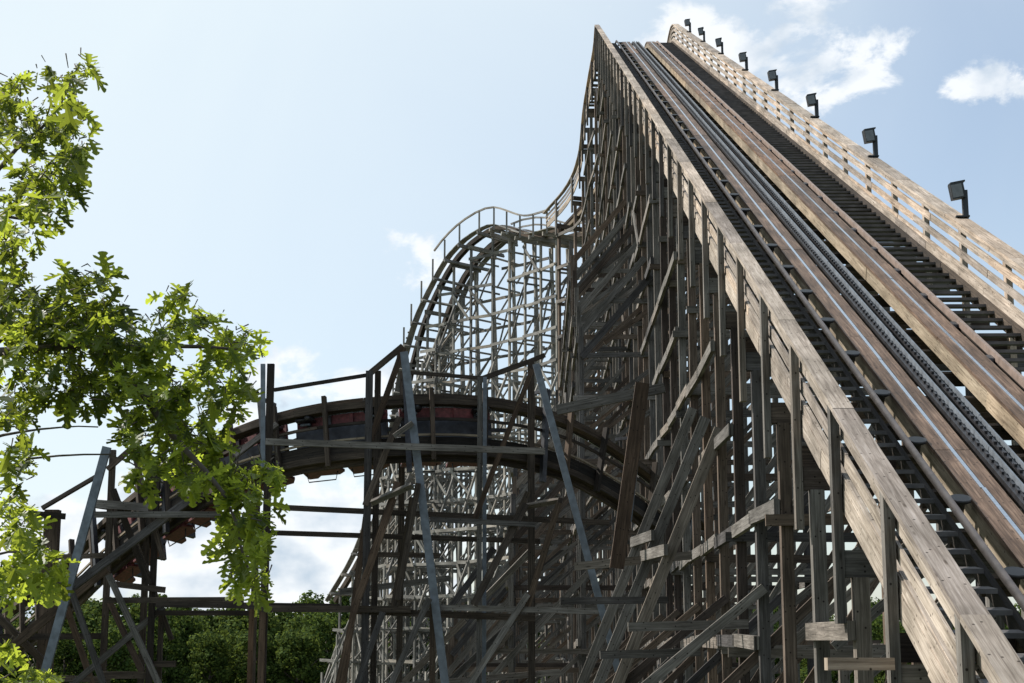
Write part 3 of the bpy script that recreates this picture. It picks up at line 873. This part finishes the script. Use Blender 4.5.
# ============================================================ SKY
W = bpy.data.worlds.new("World"); SC.world = W; W.use_nodes = True
nt = W.node_tree; nt.nodes.clear(); N = nt.nodes.new; L = nt.links.new
SAZ, SEL = -66.0, 43.0                       # sun: to the left, a little ahead of the camera
sky = N('ShaderNodeTexSky'); sky.sky_type = 'NISHITA'; sky.sun_disc = False
sky.sun_elevation = R(SEL); sky.sun_rotation = R(SAZ); sky.air_density = 1.0; sky.dust_density = 1.2; sky.ozone_density = 1.0
tc = N('ShaderNodeTexCoord'); sx = N('ShaderNodeSeparateXYZ'); L(tc.outputs['Generated'], sx.inputs[0])
def math_(op, a, b=None, c=None, clamp=False):
    n = N('ShaderNodeMath'); n.operation = op; n.use_clamp = clamp
    for i, v in enumerate((a, b, c)):
        if v is None: continue
        if isinstance(v, (int, float)): n.inputs[i].default_value = v
        else: L(v, n.inputs[i])
    return n.outputs[0]
az = math_('ARCTAN2', sx.outputs[0], sx.outputs[1])
el = math_('ARCSINE', sx.outputs[2])
# stretched cloud noise on the sphere of directions
mp = N('ShaderNodeMapping'); mp.inputs['Scale'].default_value = (1, 1, 1.5); L(tc.outputs['Generated'], mp.inputs[0])
n1 = N('ShaderNodeTexNoise'); n1.inputs['Scale'].default_value = 16; n1.inputs['Detail'].default_value = 9; n1.inputs['Roughness'].default_value = .62; n1.inputs['Distortion'].default_value = .25
L(mp.outputs[0], n1.inputs['Vector'])
def ellipse(px, py, rx, ry, amp=1.0):
    v = px_dir(px, py); a0 = math.atan2(v.x, v.y); e0 = math.asin(v.z)
    a = math_('DIVIDE', math_('SUBTRACT', az, a0), rx / F); e = math_('DIVIDE', math_('SUBTRACT', el, e0), ry / F)
    r = math_('SQRT', math_('ADD', math_('MULTIPLY', a, a), math_('MULTIPLY', e, e)))
    return math_('MULTIPLY', math_('SUBTRACT', 1.0, r), amp)
masks = [ellipse(765, 62, 115, 56, .62), ellipse(705, 46, 62, 40, .6), ellipse(983, 86, 44, 22, .6), ellipse(577, 22, 26, 11, .12), ellipse(608, 6, 16, 10, .35),
         ellipse(345, 378, 120, 42, .75), ellipse(425, 250, 50, 26, .3), ellipse(577, 20, 40, 14, .15), ellipse(260, 410, 60, 30, .4), ellipse(200, 560, 420, 95, .85)]
mk = masks[0]
for k in masks[1:]: mk = math_('MAXIMUM', mk, k)
mk = math_('MAXIMUM', mk, -.6)
dens = math_('ADD', math_('MULTIPLY', math_('SUBTRACT', n1.outputs[0], .5), 2.6), mk)
mr = N('ShaderNodeMapRange'); mr.interpolation_type = 'SMOOTHSTEP'; mr.inputs[1].default_value = .04; mr.inputs[2].default_value = .36
L(dens, mr.inputs[0])
# cloud brightness: grey in the thick undersides
n2 = N('ShaderNodeTexNoise'); n2.inputs['Scale'].default_value = 22; n2.inputs['Detail'].default_value = 6; L(mp.outputs[0], n2.inputs['Vector'])
crp = ramp(nt, [(.35, (3.4, 4.1, 4.9)), (.56, (6.2, 6.4, 6.6))]); L(n2.outputs[0], crp.inputs[0])
# thin bright haze, stronger towards the sun
dv = px_dir(512, 300)
sd = Vector((math.sin(R(SAZ)) * math.cos(R(SEL)), math.cos(R(SAZ)) * math.cos(R(SEL)), math.sin(R(SEL))))
dt = N('ShaderNodeVectorMath'); dt.operation = 'DOT_PRODUCT'; L(tc.outputs['Generated'], dt.inputs[0]); dt.inputs[1].default_value = sd
hz = N('ShaderNodeMapRange'); hz.inputs[1].default_value = .3; hz.inputs[2].default_value = .66; hz.inputs[3].default_value = .3; hz.inputs[4].default_value = .97; L(dt.outputs['Value'], hz.inputs[0])
n3 = N('ShaderNodeTexNoise'); n3.inputs['Scale'].default_value = 3.5; n3.inputs['Detail'].default_value = 5; n3.inputs['Distortion'].default_value = 1.0; L(tc.outputs['Generated'], n3.inputs['Vector'])
hz2 = math_('ADD', hz.outputs[0], math_('MULTIPLY', math_('SUBTRACT', n3.outputs[0], .5), .35), clamp=True)
mh = N('ShaderNodeMix'); mh.data_type = 'RGBA'; L(hz2, mh.inputs[0]); L(sky.outputs[0], mh.inputs[6]); mh.inputs[7].default_value = (5.15, 5.8, 6.15, 1)
mc = N('ShaderNodeMix'); mc.data_type = 'RGBA'; L(math_('MULTIPLY', mr.outputs[0], .92), mc.inputs[0]); L(mh.outputs[2], mc.inputs[6]); L(crp.outputs[0], mc.inputs[7])
bg = N('ShaderNodeBackground'); bg.inputs[1].default_value = .10; L(mc.outputs[2], bg.inputs[0])
wo = N('ShaderNodeOutputWorld'); L(bg.outputs[0], wo.inputs[0])

sl = bpy.data.lights.new('sun', 'SUN'); sl.energy = 4.3; sl.angle = R(.55); sl.color = (1, .94, .86)
so = bpy.data.objects.new('sun', sl); COL.objects.link(so)
so.rotation_euler = sd.to_track_quat('Z', 'Y').to_euler(); so.location = sd * 200

cam = bpy.data.cameras.new('camera'); co = bpy.data.objects.new('camera', cam); COL.objects.link(co)
cam.sensor_width = 36; cam.lens = F / 1024 * 36; cam.clip_end = 6000; cam.clip_start = .05
co.location = (0, 0, EYE); co.rotation_euler = (R(90) + TH, 0, 0)
SC.camera = co
SC.view_settings.view_transform = 'Standard'; SC.view_settings.look = 'None'; SC.view_settings.exposure = .7; SC.view_settings.gamma = 1
print('objects', len(bpy.data.objects), 'forest', n, 'cars', ncar)
